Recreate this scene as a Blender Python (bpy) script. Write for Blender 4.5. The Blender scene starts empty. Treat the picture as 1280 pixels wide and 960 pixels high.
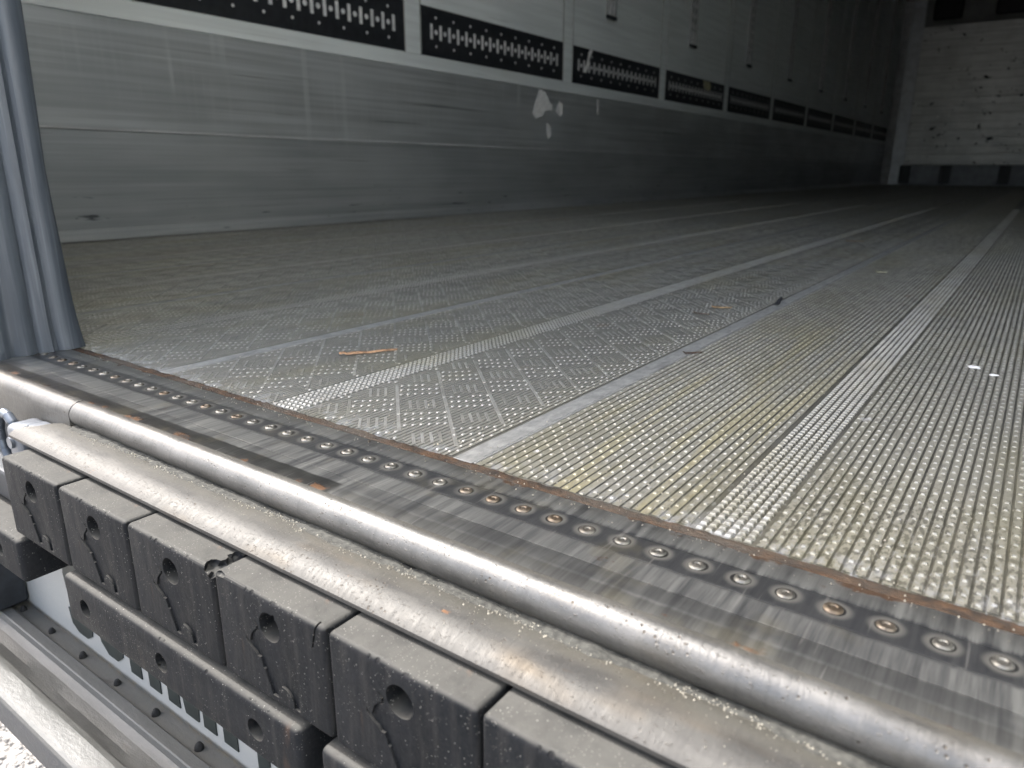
import bpy, bmesh, math, random
import numpy as np
from mathutils import Vector, Matrix, noise as mnoise
random.seed(7)
rng = np.random.default_rng(7)
sc = bpy.context.scene
C = sc.collection
R = math.radians

# ------------------------------------------------------------------ camera
YAW, PITCH, ROLL, FPX, CAMH = .62087, .28831, .00395, 901.7, .2
fh = Vector((-math.sin(YAW), math.cos(YAW), 0)); rr = Vector((math.cos(YAW), math.sin(YAW), 0))
fw = fh * math.cos(PITCH) + Vector((0, 0, -math.sin(PITCH))); up = rr.cross(fw)
r2 = rr * math.cos(ROLL) + up * math.sin(ROLL); u2 = -rr * math.sin(ROLL) + up * math.cos(ROLL)
cd = bpy.data.cameras.new('camera'); cam = bpy.data.objects.new('camera', cd); C.objects.link(cam)
M = Matrix((r2, u2, -fw)).transposed().to_4x4(); M.translation = Vector((0, 0, CAMH))
cam.matrix_world = M
cd.sensor_width = 36; cd.lens = FPX / 1280 * 36; cd.clip_start = .01; cd.clip_end = 2000
cd.dof.use_dof = True; cd.dof.focus_distance = .56; cd.dof.aperture_fstop = 10
sc.camera = cam

# ------------------------------------------------------------------ light
SUN_EL = 52
w = bpy.data.worlds.new("World"); sc.world = w; w.use_nodes = True
nt = w.node_tree; bg = nt.nodes['Background']; bg.inputs[1].default_value = .15
sky = nt.nodes.new('ShaderNodeTexSky'); sky.sky_type = 'NISHITA'; sky.sun_disc = False
sky.sun_elevation = R(SUN_EL); sky.sun_rotation = R(270); sky.air_density = 1.0; sky.dust_density = 6.0; sky.ozone_density = 1.0
hs = nt.nodes.new('ShaderNodeHueSaturation'); hs.inputs['Saturation'].default_value = .8
nt.links.new(sky.outputs[0], hs.inputs['Color']); nt.links.new(hs.outputs[0], bg.inputs[0])
sd = bpy.data.lights.new('sun', 'SUN'); sun = bpy.data.objects.new('sun', sd); C.objects.link(sun)
sd.energy = 2.0; sd.angle = R(.55); sd.color = (1, .97, .94)
ld = Vector((math.cos(R(SUN_EL)), .012, -math.sin(R(SUN_EL))))       # the way the light travels: from the trailer's left
sun.rotation_euler = ld.to_track_quat('-Z', 'Y').to_euler()
sc.view_settings.view_transform = 'Standard'; sc.view_settings.look = 'None'
sc.view_settings.exposure = 2.35; sc.view_settings.gamma = 1
sc.render.engine = 'CYCLES'
sc.cycles.use_denoising = True; sc.cycles.max_bounces = 12; sc.cycles.diffuse_bounces = 8; sc.cycles.glossy_bounces = 6
sc.cycles.sample_clamp_indirect = 6

# ------------------------------------------------------------------ node helpers
class V:
    def __init__(s, g, o): s.g = g; s.o = o
    def _m(s, op, b=None, c=None, r=False, cl=False):
        n = s.g.nodes.new('ShaderNodeMath'); n.operation = op; n.use_clamp = cl
        L = [s, b, c]
        if r: L = [b, s, c]
        for i, v in enumerate(L):
            if v is None: continue
            if isinstance(v, V): s.g.links.new(v.o, n.inputs[i])
            else: n.inputs[i].default_value = v
        return V(s.g, n.outputs[0])
    def __add__(s, b): return s._m('ADD', b)
    __radd__ = __add__
    def __sub__(s, b): return s._m('SUBTRACT', b)
    def __rsub__(s, b): return s._m('SUBTRACT', b, r=True)
    def __mul__(s, b): return s._m('MULTIPLY', b)
    __rmul__ = __mul__
    def __truediv__(s, b): return s._m('DIVIDE', b)
    def floor(s): return s._m('FLOOR')
    def frac(s): return s._m('FRACT')
    def abs(s): return s._m('ABSOLUTE')
    def max(s, b): return s._m('MAXIMUM', b)
    def min(s, b): return s._m('MINIMUM', b)
    def mod(s, b): return s._m('FLOORED_MODULO', b)
    def pow(s, b): return s._m('POWER', b)
    def gt(s, b): return s._m('GREATER_THAN', b)
    def sm(s, a, b, lo=0., hi=1.):                       # smooth ramp a..b -> lo..hi
        n = s.g.nodes.new('ShaderNodeMapRange'); n.interpolation_type = 'SMOOTHSTEP'
        s.g.links.new(s.o, n.inputs[0])
        flip = a > b
        if flip: a, b, lo, hi = b, a, hi, lo
        for i, v in zip((1, 2, 3, 4), (a, b, lo, hi)): n.inputs[i].default_value = v
        return V(s.g, n.outputs[0])
    def band(s, a, b, e): return s.sm(a - e, a + e) * s.sm(b + e, b - e)

class G:
    def __init__(s, name):
        s.m = bpy.data.materials.new(name); s.m.use_nodes = True; s.g = s.m.node_tree; s.nodes = s.g.nodes; s.links = s.g.links
        s.b = s.nodes['Principled BSDF']
        tc = s.nodes.new('ShaderNodeTexCoord'); s.P = tc.outputs['Object']
        sx = s.nodes.new('ShaderNodeSeparateXYZ'); s.links.new(s.P, sx.inputs[0])
        s.x, s.y, s.z = [V(s, o) for o in sx.outputs]
    def vec(s, x, y, z):
        n = s.nodes.new('ShaderNodeCombineXYZ')
        for i, v in enumerate((x, y, z)):
            if isinstance(v, V): s.links.new(v.o, n.inputs[i])
            else: n.inputs[i].default_value = v
        return n.outputs[0]
    def scaled(s, sx, sy, sz, off=0):
        return s.vec(s.x * sx + off, s.y * sy + off * 1.7, s.z * sz + off * .3)
    def noise(s, sx=1, sy=None, sz=None, d=3, r=.55, off=0, dist=0):
        sy = sx if sy is None else sy; sz = sx if sz is None else sz
        n = s.nodes.new('ShaderNodeTexNoise'); n.inputs['Scale'].default_value = 1; n.inputs['Detail'].default_value = d
        n.inputs['Roughness'].default_value = r; n.inputs['Distortion'].default_value = dist
        s.links.new(s.scaled(sx, sy, sz, off), n.inputs['Vector']); return V(s, n.outputs['Fac'])
    def voro(s, sc_, feat='F1', off=0, sy=None, sz=None):
        n = s.nodes.new('ShaderNodeTexVoronoi'); n.inputs['Scale'].default_value = 1; n.feature = feat
        s.links.new(s.scaled(sc_, sy or sc_, sz or sc_, off), n.inputs['Vector']); return V(s, n.outputs['Distance'])
    def mix(s, f, a, b):
        n = s.nodes.new('ShaderNodeMix'); n.data_type = 'RGBA'
        if isinstance(f, V): s.links.new(f.o, n.inputs[0])
        else: n.inputs[0].default_value = f
        for i, v in ((6, a), (7, b)):
            if isinstance(v, tuple): n.inputs[i].default_value = (*v, 1)
            else: s.links.new(v, n.inputs[i])
        return n.outputs[2]
    def out(s, base, rough=.5, metal=0., h=None, dist=.001, strength=1., spec=None):
        def put(k, v):
            i = s.b.inputs[k]
            if isinstance(v, V): s.links.new(v.o, i)
            elif isinstance(v, tuple): i.default_value = (*v, 1)
            elif isinstance(v, (int, float)): i.default_value = v
            else: s.links.new(v, i)
        put('Base Color', base); put('Roughness', rough); put('Metallic', metal)
        if spec is not None: put('Specular IOR Level', spec)
        if h is not None:
            bp = s.nodes.new('ShaderNodeBump'); bp.inputs['Distance'].default_value = dist; bp.inputs['Strength'].default_value = strength
            s.links.new(h.o, bp.inputs['Height']); s.links.new(bp.outputs[0], s.b.inputs['Normal'])
        return s.m

def g3(v, t=(1, 1, 1)): return (v * t[0], v * t[1], v * t[2])

# ---- materials
def m_floor():
    g = G('ribbed_aluminium')
    top = g.z.sm(-.0005, -.0001)                          # the tops of the tread are rubbed clean, the grooves hold dirt
    tip = g.z.sm(.0001, .0003); mott = g.noise(330, 150, 1, 2, .5, 70)
    n1 = g.noise(5, 2.2, 1, 4, .6); n2 = g.noise(60, 25, 1, 4, .65, 3); n3 = g.noise(400, 160, 1, 2, .6, 9)
    grime_shade = (n1 * .7 + n2 * .45).sm(.42, .72)
    olive = g.noise(9, 3, 1, 3, .6, 21).sm(.45, .7)
    c = g.mix(top, (.10, .097, .080), (.372, .362, .305))
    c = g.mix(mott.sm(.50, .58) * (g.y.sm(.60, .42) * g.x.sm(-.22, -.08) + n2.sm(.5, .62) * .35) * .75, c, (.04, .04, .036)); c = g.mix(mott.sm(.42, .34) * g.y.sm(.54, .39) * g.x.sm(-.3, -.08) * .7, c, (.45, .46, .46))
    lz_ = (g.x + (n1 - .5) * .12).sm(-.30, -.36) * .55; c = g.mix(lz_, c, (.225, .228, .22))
    c = g.mix(tip * .8, c, (.43, .425, .40)); c = g.mix(g.z.sm(.00042, .00052) * .6, c, (.66, .655, .63))  # the tallest tips also get a painted glint of light from the opening
    c = g.mix(olive * .45, c, (.25, .23, .135))
    c = g.mix(grime_shade * .42, c, (.17, .167, .155))
    c = g.mix(n3.sm(.5, .75) * .3, c, (.12, .118, .11))
    yel = g.noise(60, 3.5, 1, 3, .6, 33).sm(.46, .62) * g.x.band(-.27, -.13, .025) * g.y.sm(1.3, .5) * top
    c = g.mix(yel * .45, c, (.40, .35, .17))
    rust = g.noise(16, 9, 1, 4, .6, 40).sm(.66, .78)
    c = g.mix(rust * .55, c, (.20, .12, .06))
    edge = g.y.sm(.41, .372) * g.noise(90, 60, 1, 3, .6, 51).sm(.48, .62)
    c = g.mix(edge * .45, c, (.45, .46, .48))
    white = g.noise(28, 22, 1, 3, .6, 66).sm(.72, .76)
    c = g.mix(white * .6, c, (.62, .62, .62))
    rough = n2.sm(.3, .7, .34, .58)
    # the diagonal five-bar tread beyond the reach of the modelled bars
    p = (g.x + g.y) / .06; q = (g.y - g.x) / .06
    par = (p.floor() + q.floor()).mod(2.)
    t = (p * 5.).frac() * (1. - par) + (q * 5.).frac() * par
    bar = (t - .5).abs().sm(.30, .12) * g.y.sm(1.5, 2.6)
    c = g.mix(bar * .14, c, (.36, .355, .34))
    h = bar * .4 + n3 * .25 + n2 * .3
    return g.out(c, rough, .35, h, .0009, .6)

def m_joint():
    g = G('plain_aluminium_strip'); n = g.noise(110, 60, 1, 5, .7); n2 = g.noise(60, 22, 1, 4, .6, 5)
    c = g.mix(n.sm(.35, .7), (.25, .255, .245), (.38, .38, .365)); c = g.mix(n2.sm(.55, .7) * .5, c, (.10, .10, .105))
    seam = g.x.sm(.0075, .009) if False else n2
    return g.out(c, .55, .25, n, .0006, .8)

def m_plate():
    g = G('worn_steel_threshold')
    st = g.noise(190, 9, 1, 4, .7); st2 = g.noise(45, 5, 1, 4, .65, 4); bl = g.noise(11, 16, 1, 4, .6, 8)
    c = g.mix((st * .7 + st2 * .3).sm(.32, .68), (.080, .083, .086), (.29, .295, .28))
    dark = (g.y + (bl - .5) * .006 + (st - .5) * .010).band(.3190, .3440, .0022)
    c = g.mix(dark * .78, c, (.03, .032, .038))
    c = g.mix(bl.sm(.45, .75) * .35, c, (.085, .088, .095))
    lip = (g.y + (st2 - .5) * .004).sm(.289, .286)
    c = g.mix(lip * bl.sm(.3, .5) * .6, c, (.06, .058, .055))
    # polished ring worn round every rivet
    u = ((g.x - .019) / .02255 + .5).frac() - .5
    dx = u * .02255; dy = g.y - .3325
    r = (dx * dx + dy * dy).pow(.5)
    ring = r.sm(.0096, .0055)
    c = g.mix(ring * bl.sm(.25, .5) * .7, c, (.27, .265, .24)); c = g.mix(r.sm(.0056, .0050) * .9, c, (.03, .03, .03))
    tar = (g.y + (st2 - .5) * .003).sm(.2925, .2905) * (g.x + (bl - .5) * .004).sm(-.343, -.349); c = g.mix(tar * .85, c, (.022, .022, .021))
    lo = (g.y + (st - .5) * .006).band(.2885, .3005, .0015); c = g.mix(lo * bl.sm(.35, .6) * .55, c, (.05, .05, .052))
    yl = g.noise(26, 30, 1, 4, .6, 52).sm(.52, .7); c = g.mix(yl * .3, c, (.20, .18, .12))
    scr = g.noise(300, 14, 1, 2, .5, 77).sm(.66, .72)
    c = g.mix(scr * .3, c, (.36, .35, .33))
    rn = g.noise(36, 40, 1, 5, .65, 12)
    rust = (rn + g.y.sm(.350, .362, 0, .20) * g.x.sm(-.5, -.1, .6, 1.) + g.y.sm(.287, .278, 0, .12)).sm(.66, .74)
    c = g.mix(rust * .8, c, (.11, .052, .021))
    rough = (st * .6 + rust * .5).sm(.2, .8, .30, .6)
    h = st * .5 + rust * .4 + (g.y - .3195).abs().sm(0, .0012) * .6 + (g.y - .3425).abs().sm(0, .0012) * .6 + (g.y - .301).abs().sm(0, .001) * .6
    return g.out(c, rough, .55, h, .0006, .6)

def m_rust():
    g = G('rusty_gap'); n = g.noise(70, 90, 40, 5, .7); n2 = g.noise(9, 20, 1, 3, .6, 3)
    c = g.mix(n.sm(.35, .65), (.022, .017, .013), (.085, .046, .022)); c = g.mix(n2.sm(.45, .65) * .6, c, (.085, .075, .062))
    return g.out(c, .85, 0, n, .003, 1)

def m_steel(name, a, b, warm=(.42, .33, .2), wf=.3, rough=(.25, .45), metal=.85, pit=(.05, .04, .03), grime_shade=None, post=None):
    g = G(name); n = g.noise(22, 60, 60, 4, .65); f = g.noise(500, 120, 120, 3, .7, 4); big = g.noise(7, 20, 20, 3, .6, 9)
    c = g.mix(n.sm(.3, .7), a, b)
    c = g.mix(big.sm(.5, .7) * wf, c, warm)
    pits = g.voro(260, off=3).sm(.22, .12) * g.noise(30, 80, 80, 3, .6, 14).sm(.48, .62)
    c = g.mix(pits * .85, c, pit)
    sp = g.noise(60, 140, 140, 4, .7, 31).sm(.66, .73)
    c = g.mix(sp * .7, c, pit)
    rs = g.noise(40, 55, 55, 4, .6, 44).sm(.70, .76); c = g.mix(rs * .7, c, (.20, .09, .035))
    fs = g.noise(420, 700, 700, 3, .6, 71).sm(.60, .70); c = g.mix(fs * .45, c, pit)
    if grime_shade: gr = grime_shade(g); c = g.mix(gr * .72, c, (.05, .047, .038)); metal = metal * (1. - gr * .7)
    if post: c = post(g, c)
    br = g.noise(14, 420, 30, 3, .6, 61) if False else g.noise(260, 30, 30, 3, .6, 61)
    c = g.mix(br.sm(.5, .7) * .22, c, g3(.55, a))
    return g.out(c, (n * .5 + f * .5).sm(.3, .7, *rough), metal, f * .8 + fs * .5 + n * .1 - pits, .0003, .8)

def m_rubber():
    g = G('dusty_black_rubber')
    geo = g.nodes.new('ShaderNodeNewGeometry'); s3 = g.nodes.new('ShaderNodeSeparateXYZ'); g.links.new(geo.outputs['Normal'], s3.inputs[0])
    nz = V(g, s3.outputs[2])
    n = g.noise(45, 45, 20, 4, .6); f = g.noise(500, 500, 400, 3, .7, 5)
    c = g.mix((n * .6 + f * .4).sm(.35, .65), (.008, .0092, .0108), (.017, .018, .020))
    c = g.mix(nz.sm(.35, .95) * n.sm(.2, .6, .55, 1.), c, (.068, .067, .062))            # dust settles on what faces up
    streak = g.noise(120, 1, 10, 3, .6, 7).sm(.5, .7); c = g.mix(streak * .3, c, (.045, .043, .041))
    spk = g.voro(330, off=8).sm(.15, .09) * g.noise(60, d=2, off=12).sm(.47, .56)
    c = g.mix(spk * .6, c, (.25, .245, .225))
    spk2 = g.voro(520, off=2).sm(.20, .10) * g.noise(40, d=2, off=42).sm(.45, .6)
    c = g.mix(spk2 * .5, c, (.22, .21, .19))
    nick = g.voro(150, off=17).sm(.30, .16) * nz.band(.25, .85, .1) * g.noise(35, d=3, off=63).sm(.48, .58); c = g.mix(nick * .8, c, (.012, .012, .013))
    rust = g.noise(25, 25, 7, 4, .6, 91).sm(.66, .76); c = g.mix(rust * .35, c, (.14, .085, .055))
    return g.out(c, n.sm(.3, .7, .5, .72), 0, n * .4 + f * .35 - nick * 1.5, .0008, .8, spec=.06)

def m_seal():
    g = G('blue_grey_door_seal'); n = g.noise(8, 60, 3, 4, .6); f = g.noise(90, 300, 6, 3, .6, 5); b = g.noise(14, 14, 10, 4, .6, 6)
    c = g.mix(n.sm(.35, .65), (.038, .048, .062), (.07, .083, .100)); c = g.mix(f.sm(.5, .7) * .4, c, (.12, .135, .155))
    c = g.mix(b.sm(.58, .68) * .5, c, (.05, .06, .08))
    return g.out(c, .5, 0, f * .5 + b * .3, .001, .7)

def m_kick():
    g = G('scuffed_aluminium_kick_plate')
    v = g.noise(1, 22, .8, 4, .6); vs = g.noise(1, 70, 1.2, 3, .6, 4); hz = g.noise(1, .9, 70, 4, .65, 8); hf = g.noise(1, 3, 220, 3, .6, 12); b = g.noise(1, 1.2, 3, 3, .6, 15)
    c = g.mix((hz * .5 + b * .5).sm(.35, .65), (.42, .44, .445), (.66, .68, .685))
    c = g.mix(vs.sm(.48, .68) * g.z.sm(.25, .4) * g.noise(1, 2.2, 3, 3, .6, 88).sm(.4, .65) * .2, c, (.66, .68, .67))
    run = g.noise(1, 30, .5, 2, .5, 20).sm(.62, .68) * g.z.sm(.22, .45); c = g.mix(run * g.noise(1, 1.1, 1.5, 3, .6, 95).sm(.48, .6) * .5, c, (.75, .77, .76))
    low = g.z.sm(.306, .302); c = g.mix(low * .25, c, (.20, .225, .24))
    scr = g.noise(1, 1.3, 90, 3, .55, 26).sm(.66, .72); c = g.mix(scr * .5, c, (.05, .053, .055))
    scl = g.noise(1, 7, 60, 3, .6, 55).sm(.66, .7) * g.z.sm(.16, .08); c = g.mix(scl * .8, c, (.045, .05, .055))
    return g.out(c, hf.sm(.3, .7, .36, .52), .62, hf * .4 + v * .4, .001, .5)

def m_white(name='white_wall_panel', col=(.77, .81, .80)):
    g = G(name); n = g.noise(1, 1.5, 40, 4, .6); s = g.noise(1, 2.2, 90, 3, .6, 5).sm(.64, .70); b = g.noise(2, 2, 2, 3, .6, 9)
    c = g.mix(n.sm(.35, .65), g3(.88, col), col); c = g.mix(s * .4, c, (.40, .41, .40)); c = g.mix(b.sm(.5, .75) * .25, c, (.55, .55, .52))
    d = g.noise(30, 30, 30, 2, .5, 19).sm(.74, .78); c = g.mix(d * .7, c, (.12, .12, .11))
    return g.out(c, .42, 0, n, .001, .3)

def m_plain(name, col, rough=.5, metal=0., sc_=30, var=.25, bump=.3):
    g = G(name); n = g.noise(sc_, d=4); c = g.mix(n.sm(.3, .7), g3(1 - var, col), col)
    return g.out(c, rough, metal, n, .0008, bump)

def m_front():
    g = G('worn_front_wall_board')
    hz = g.noise(2.2, 1, 26, 4, .65); b = g.noise(3, 1, 2.2, 4, .6, 4); sp = g.noise(9, 1, 13, 3, .6, 12)
    pl = ((g.z / .115).frac() - .5).abs().sm(.45, .49)
    c = g.mix((hz * .6 + b * .4).sm(.35, .65), (.50, .51, .50), (.74, .75, .735))
    c = g.mix(pl * .5, c, (.12, .12, .11))
    c = g.mix(sp.sm(.652, .675), c, (.02, .022, .025))
    c = g.mix(g.noise(12, 1, 10, 3, .6, 33).sm(.70, .74), c, (.95, .95, .92))
    return g.out(c, hz.sm(.3, .7, .36, .52), .75, hz - pl, .003, .4)

def m_bumper():
    g = G('grimy_white_paint')
    n = g.noise(16, 60, 60, 5, .65); f = g.noise(120, 200, 200, 4, .7, 5); b = g.noise(28, 45, 45, 5, .65, 9)
    c = g.mix(n.sm(.35, .7) * .5, (.095, .096, .092), (.06, .062, .058))
    chan = g.y.band(.199, .228, .003)
    c = g.mix(chan * n.sm(.3, .6, .25, .95), c, (.06, .061, .057))
    shelf = g.y.band(.2435, .2585, .0015); c = g.mix(shelf * f.sm(.3, .7, .2, .6), c, (.11, .108, .095))
    c = g.mix(b.sm(.60, .68) * (chan + shelf)._m('MINIMUM', 1.) * .8, c, (.07, .065, .06))
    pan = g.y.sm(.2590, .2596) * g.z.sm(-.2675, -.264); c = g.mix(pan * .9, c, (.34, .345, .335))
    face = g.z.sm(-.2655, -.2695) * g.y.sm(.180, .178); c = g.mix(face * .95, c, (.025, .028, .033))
    cor = g.y.sm(.2565, .2598) * g.z.sm(-.262, -.2675) * f.sm(.4, .6); c = g.mix(cor * .6, c, (.12, .10, .07))
    return g.out(c, .55, 0, n * .6 + f * .5, .0014, .8)

def m_gravel():
    g = G('pale_gravel'); n = g.noise(40, d=5, r=.7); v = g.voro(75); b = g.noise(3, d=3, off=4)
    c = g.mix(n.sm(.3, .7), (.20, .196, .186), (.40, .39, .37)); c = g.mix(v.sm(.25, .5) * .5, c, (.12, .11, .10)); c = g.mix(b.sm(.4, .7) * .3, c, (.25, .24, .22))
    return g.out(c, .9, 0, v * -1. + n * .4, .01, 1)

FLOOR = m_floor(); JOINT = m_joint(); PLATE = m_plate(); RUST = m_rust()
NOSE = m_steel('bright_rubbed_steel', (.098, .098, .096), (.16, .158, .153), wf=.1, metal=.8, rough=(.40, .58), grime_shade=lambda g: ((g.z + (g.noise(60, 90, 90, 5, .75, 81) - .5) * .022).sm(-.0105, -.0165) + (g.y + (g.noise(45, 90, 90, 4, .7, 85) - .5) * .006).sm(.2725, .2755)))
LIP = m_steel('warm_rubbed_steel', (.046, .045, .043), (.078, .076, .071), warm=(.105, .076, .042), wf=.5, rough=(.5, .68), metal=.5, grime_shade=lambda g: (g.y + (g.noise(30, 160, 90, 4, .7, 81) - .5) * .018).sm(.243, .253))  # dirty inner half of the ledge, with the header's shadow painted into its colour
def riv(g, c):
    oi = g.nodes.new('ShaderNodeObjectInfo'); r = V(g, oi.outputs['Random']); return g.mix(r.sm(.6, 1.) * .6, c, (.14, .085, .04))
RIVET = m_steel('rivet_steel', (.17, .165, .15), (.30, .29, .26), wf=.5, warm=(.2, .13, .06), rough=(.38, .55), post=riv)
RUBBER = m_rubber(); SEAL = m_seal(); KICK = m_kick(); WHITE = m_white(); FRONT = m_front(); BUMPER = m_bumper(); GRAVEL = m_gravel()
BLACK = m_plain('black_rail', (.018, .020, .024), .5, 0, 40, .4)
SLOT = m_plain('bright_slot', (.85, .85, .84), .4, .0, 60, .3)
GAL = m_plain('galvanised_track', (.72, .72, .71), .35, .2, 30, .2)
DARK = m_plain('dark_steel', (.035, .040, .048), .55, .3, 60, .4, .5)
INK = m_plain('dark_green_lettering', (.02, .027, .026), .5, 0, 50, .4)
TRIM = m_plain('grey_white_frame', (.66, .67, .68), .45, 0, 8, .25); METAL = m_plain('grey_metal_frame', (.62, .65, .68), .36, .8, 8, .25)
ROOF = m_plain('white_ceiling', (.80, .80, .78), .5, 0, 4, .1)
PLUG = m_plain('black_plug', (.015, .015, .015), .8, 0, 300, .4, 1)
PAPER = m_plain('torn_paper', (.93, .92, .90), .8, 0, 60, .15)
YPAPER = m_plain('yellowed_paper', (.55, .52, .33), .8, 0, 60, .35)
WOOD = m_plain('orange_wood', (.46, .27, .15), .7, 0, 220, .55, 1)
TAN = m_plain('tan_flake', (.36, .24, .12), .8, 0, 200, .5, 1)
BROWN = m_plain('brown_flake', (.08, .05, .035), .8, 0, 200, .5, 1)
GRITM = m_plain('sandy_grit', (.42, .39, .32), .8, 0, 300, .6, 1)
DIRT = m_plain('packed_dirt', (.055, .055, .048), .9, 0, 300, .6, 1)
STONE = m_plain('pale_stone', (.30, .29, .275), .85, 0, 25, .6, 1)

# ------------------------------------------------------------------ mesh helpers
def link(name, me, mats, parent=None):
    if not isinstance(mats, (list, tuple)): mats = [mats]
    for m in mats: me.materials.append(m)
    o = bpy.data.objects.new(name, me); C.objects.link(o)
    if parent: o.parent = parent
    return o
def raw(name, v, f, mats, parent=None, idx=None, smooth=False):
    me = bpy.data.meshes.new(name); me.from_pydata([tuple(p) for p in v], [], [tuple(q) for q in f])
    if idx: me.polygons.foreach_set('material_index', idx)
    if smooth: me.polygons.foreach_set('use_smooth', [True] * len(me.polygons))
    me.update(); return link(name, me, mats, parent)
def bmo(name, bm, mats, parent=None, smooth=None):
    bmesh.ops.recalc_face_normals(bm, faces=bm.faces)
    me = bpy.data.meshes.new(name); bm.to_mesh(me); bm.free()
    if smooth is not None:
        me.polygons.foreach_set('use_smooth', [True] * len(me.polygons)); me.set_sharp_from_angle(angle=R(smooth))
    return link(name, me, mats, parent)
def box(bm, a, b, bev=0., seg=2, mi=0):
    r = bmesh.ops.create_cube(bm, size=1); vs = r['verts']
    for v in vs: v.co = Vector([a[i] + (v.co[i] + .5) * (b[i] - a[i]) for i in range(3)])
    fs = {f for v in vs for f in v.link_faces}
    for f in fs: f.material_index = mi
    if bev > 0:
        es = {e for v in vs for e in v.link_edges}
        bmesh.ops.bevel(bm, geom=list(es), offset=bev, segments=seg, affect='EDGES', profile=.5)
def cyl(bm, c, r, h, axis='Y', n=24, r2_=None, mi=0):
    m = Matrix.Rotation(R(90), 4, 'X') if axis == 'Y' else (Matrix.Rotation(R(90), 4, 'Y') if axis == 'X' else Matrix.Identity(4))
    q = bmesh.ops.create_cone(bm, cap_ends=True, segments=n, radius1=r, radius2=r if r2_ is None else r2_, depth=h, matrix=Matrix.Translation(c) @ m)
    for f in {f for v in q['verts'] for f in v.link_faces}: f.material_index = mi
def extr(bm, prof, x0, x1, nx=1, close=True, wob=None):
    """prof: (y, z) points, extruded along X"""
    rings = []
    for i in range(nx + 1):
        x = x0 + (x1 - x0) * i / nx
        ring = []
        for k, (y, z) in enumerate(prof):
            dy, dz = wob(x, k) if wob else (0, 0)
            ring.append(bm.verts.new((x, y + dy, z + dz)))
        rings.append(ring)
    n = len(prof)
    for a, b in zip(rings, rings[1:]):
        for k in range(n if close else n - 1): bm.faces.new((a[k], a[(k + 1) % n], b[(k + 1) % n], b[k]))
    if close:
        bm.faces.new(rings[0][::-1]); bm.faces.new(rings[-1])
def plate(bm, poly, axis, a, b, mi=0):
    """polygon in the plane across `axis`, given thickness a..b"""
    def P(p, t): return {'X': (t, p[0], p[1]), 'Y': (p[0], t, p[1]), 'Z': (p[0], p[1], t)}[axis]
    A = [bm.verts.new(P(p, a)) for p in poly]; B = [bm.verts.new(P(p, b)) for p in poly]; n = len(poly)
    fs = [bm.faces.new(A[::-1]), bm.faces.new(B)] + [bm.faces.new((A[i], A[(i + 1) % n], B[(i + 1) % n], B[i])) for i in range(n)]
    for f in fs: f.material_index = mi
def empty(name, loc=(0, 0, 0)):
    o = bpy.data.objects.new(name, None); C.objects.link(o); o.location = loc; return o
def tag(o, label=None, cat=None, group=None, kind=None):
    if label: o['label'] = label
    if cat: o['category'] = cat
    if group: o['group'] = group
    if kind: o['kind'] = kind
    return o
def new(): return bmesh.new()

TR = tag(empty('refrigerated_trailer', (0, 0, 0)), 'open worn truck trailer with ribbed metal floor, steel sill and black rubber bumpers', 'trailer')
XL, XR, YF = -2.2, .28, 13.2                          # left wall, right wall, front wall

# ------------------------------------------------------------------ setting: the yard
bm = new(); S = 400
vs = [bm.verts.new(p) for p in ((-S, -S, -1.2), (S, -S, -1.2), (S, S, -1.2), (-S, S, -1.2))]; bm.faces.new(vs)
tag(bmo('ground', bm, GRAVEL), 'pale gravel yard seen below the white bumper at lower left', 'ground', kind='structure')
def ico():
    bm = new(); bmesh.ops.create_icosphere(bm, subdivisions=1, radius=1); v = [tuple(q.co) for q in bm.verts]; f = [[q.index for q in p.verts] for p in bm.faces]; bm.free(); return np.array(v), np.array(f)
IV, IF = ico(); gv, gf = [], []
for i in range(9000):
    x = random.uniform(-2.9, -1.1); y = random.uniform(.25, 1.6); r = random.uniform(.0025, .0075); a = random.random() * 6.28
    v = IV * np.array([r, r * random.uniform(.6, 1), r * random.uniform(.45, .8)]) + rng.uniform(-1, 1, IV.shape) * r * .18
    ca, sa = math.cos(a), math.sin(a); v = np.stack([v[:, 0] * ca - v[:, 1] * sa + x, v[:, 0] * sa + v[:, 1] * ca + y, v[:, 2] - 1.2 + r * .3], 1)
    gf.append(IF + 12 * i if len(IV) == 12 else IF + len(IV) * i); gv.append(v)
tag(raw('gravel', np.concatenate(gv).tolist(), np.concatenate(gf).tolist(), STONE), 'loose pale stones lying on the yard below the bumper', 'gravel', kind='stuff')

# ------------------------------------------------------------------ trailer floor
JX = [-.308 + .395 * k for k in range(-4, 2)]         # joints between the floor planks
Y0, Y1 = .372, 13.1
RZ = -.0009
def quadstrip(V_, F_, x0, x1, y0, y1, z):
    b = len(V_); V_ += [(x0, y0, z), (x1, y0, z), (x1, y1, z), (x0, y1, z)]; F_.append((b, b + 1, b + 2, b + 3))
def frusta(V_, F_, cs, hx, hy, tx, ty, z0, z1):
    for (x, y) in cs:
        b = len(V_)
        V_ += [(x - hx, y - hy, z0), (x + hx, y - hy, z0), (x + hx, y + hy, z0), (x - hx, y + hy, z0),
               (x - tx, y - ty, z1), (x + tx, y - ty, z1), (x + tx, y + ty, z1), (x - tx, y + ty, z1)]
        F_ += [(b, b + 1, b + 5, b + 4), (b + 1, b + 2, b + 6, b + 5), (b + 2, b + 3, b + 7, b + 6), (b + 3, b, b + 4, b + 7), (b + 4, b + 5, b + 6, b + 7)]
edges = [XL] + JX + [XR]
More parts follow.
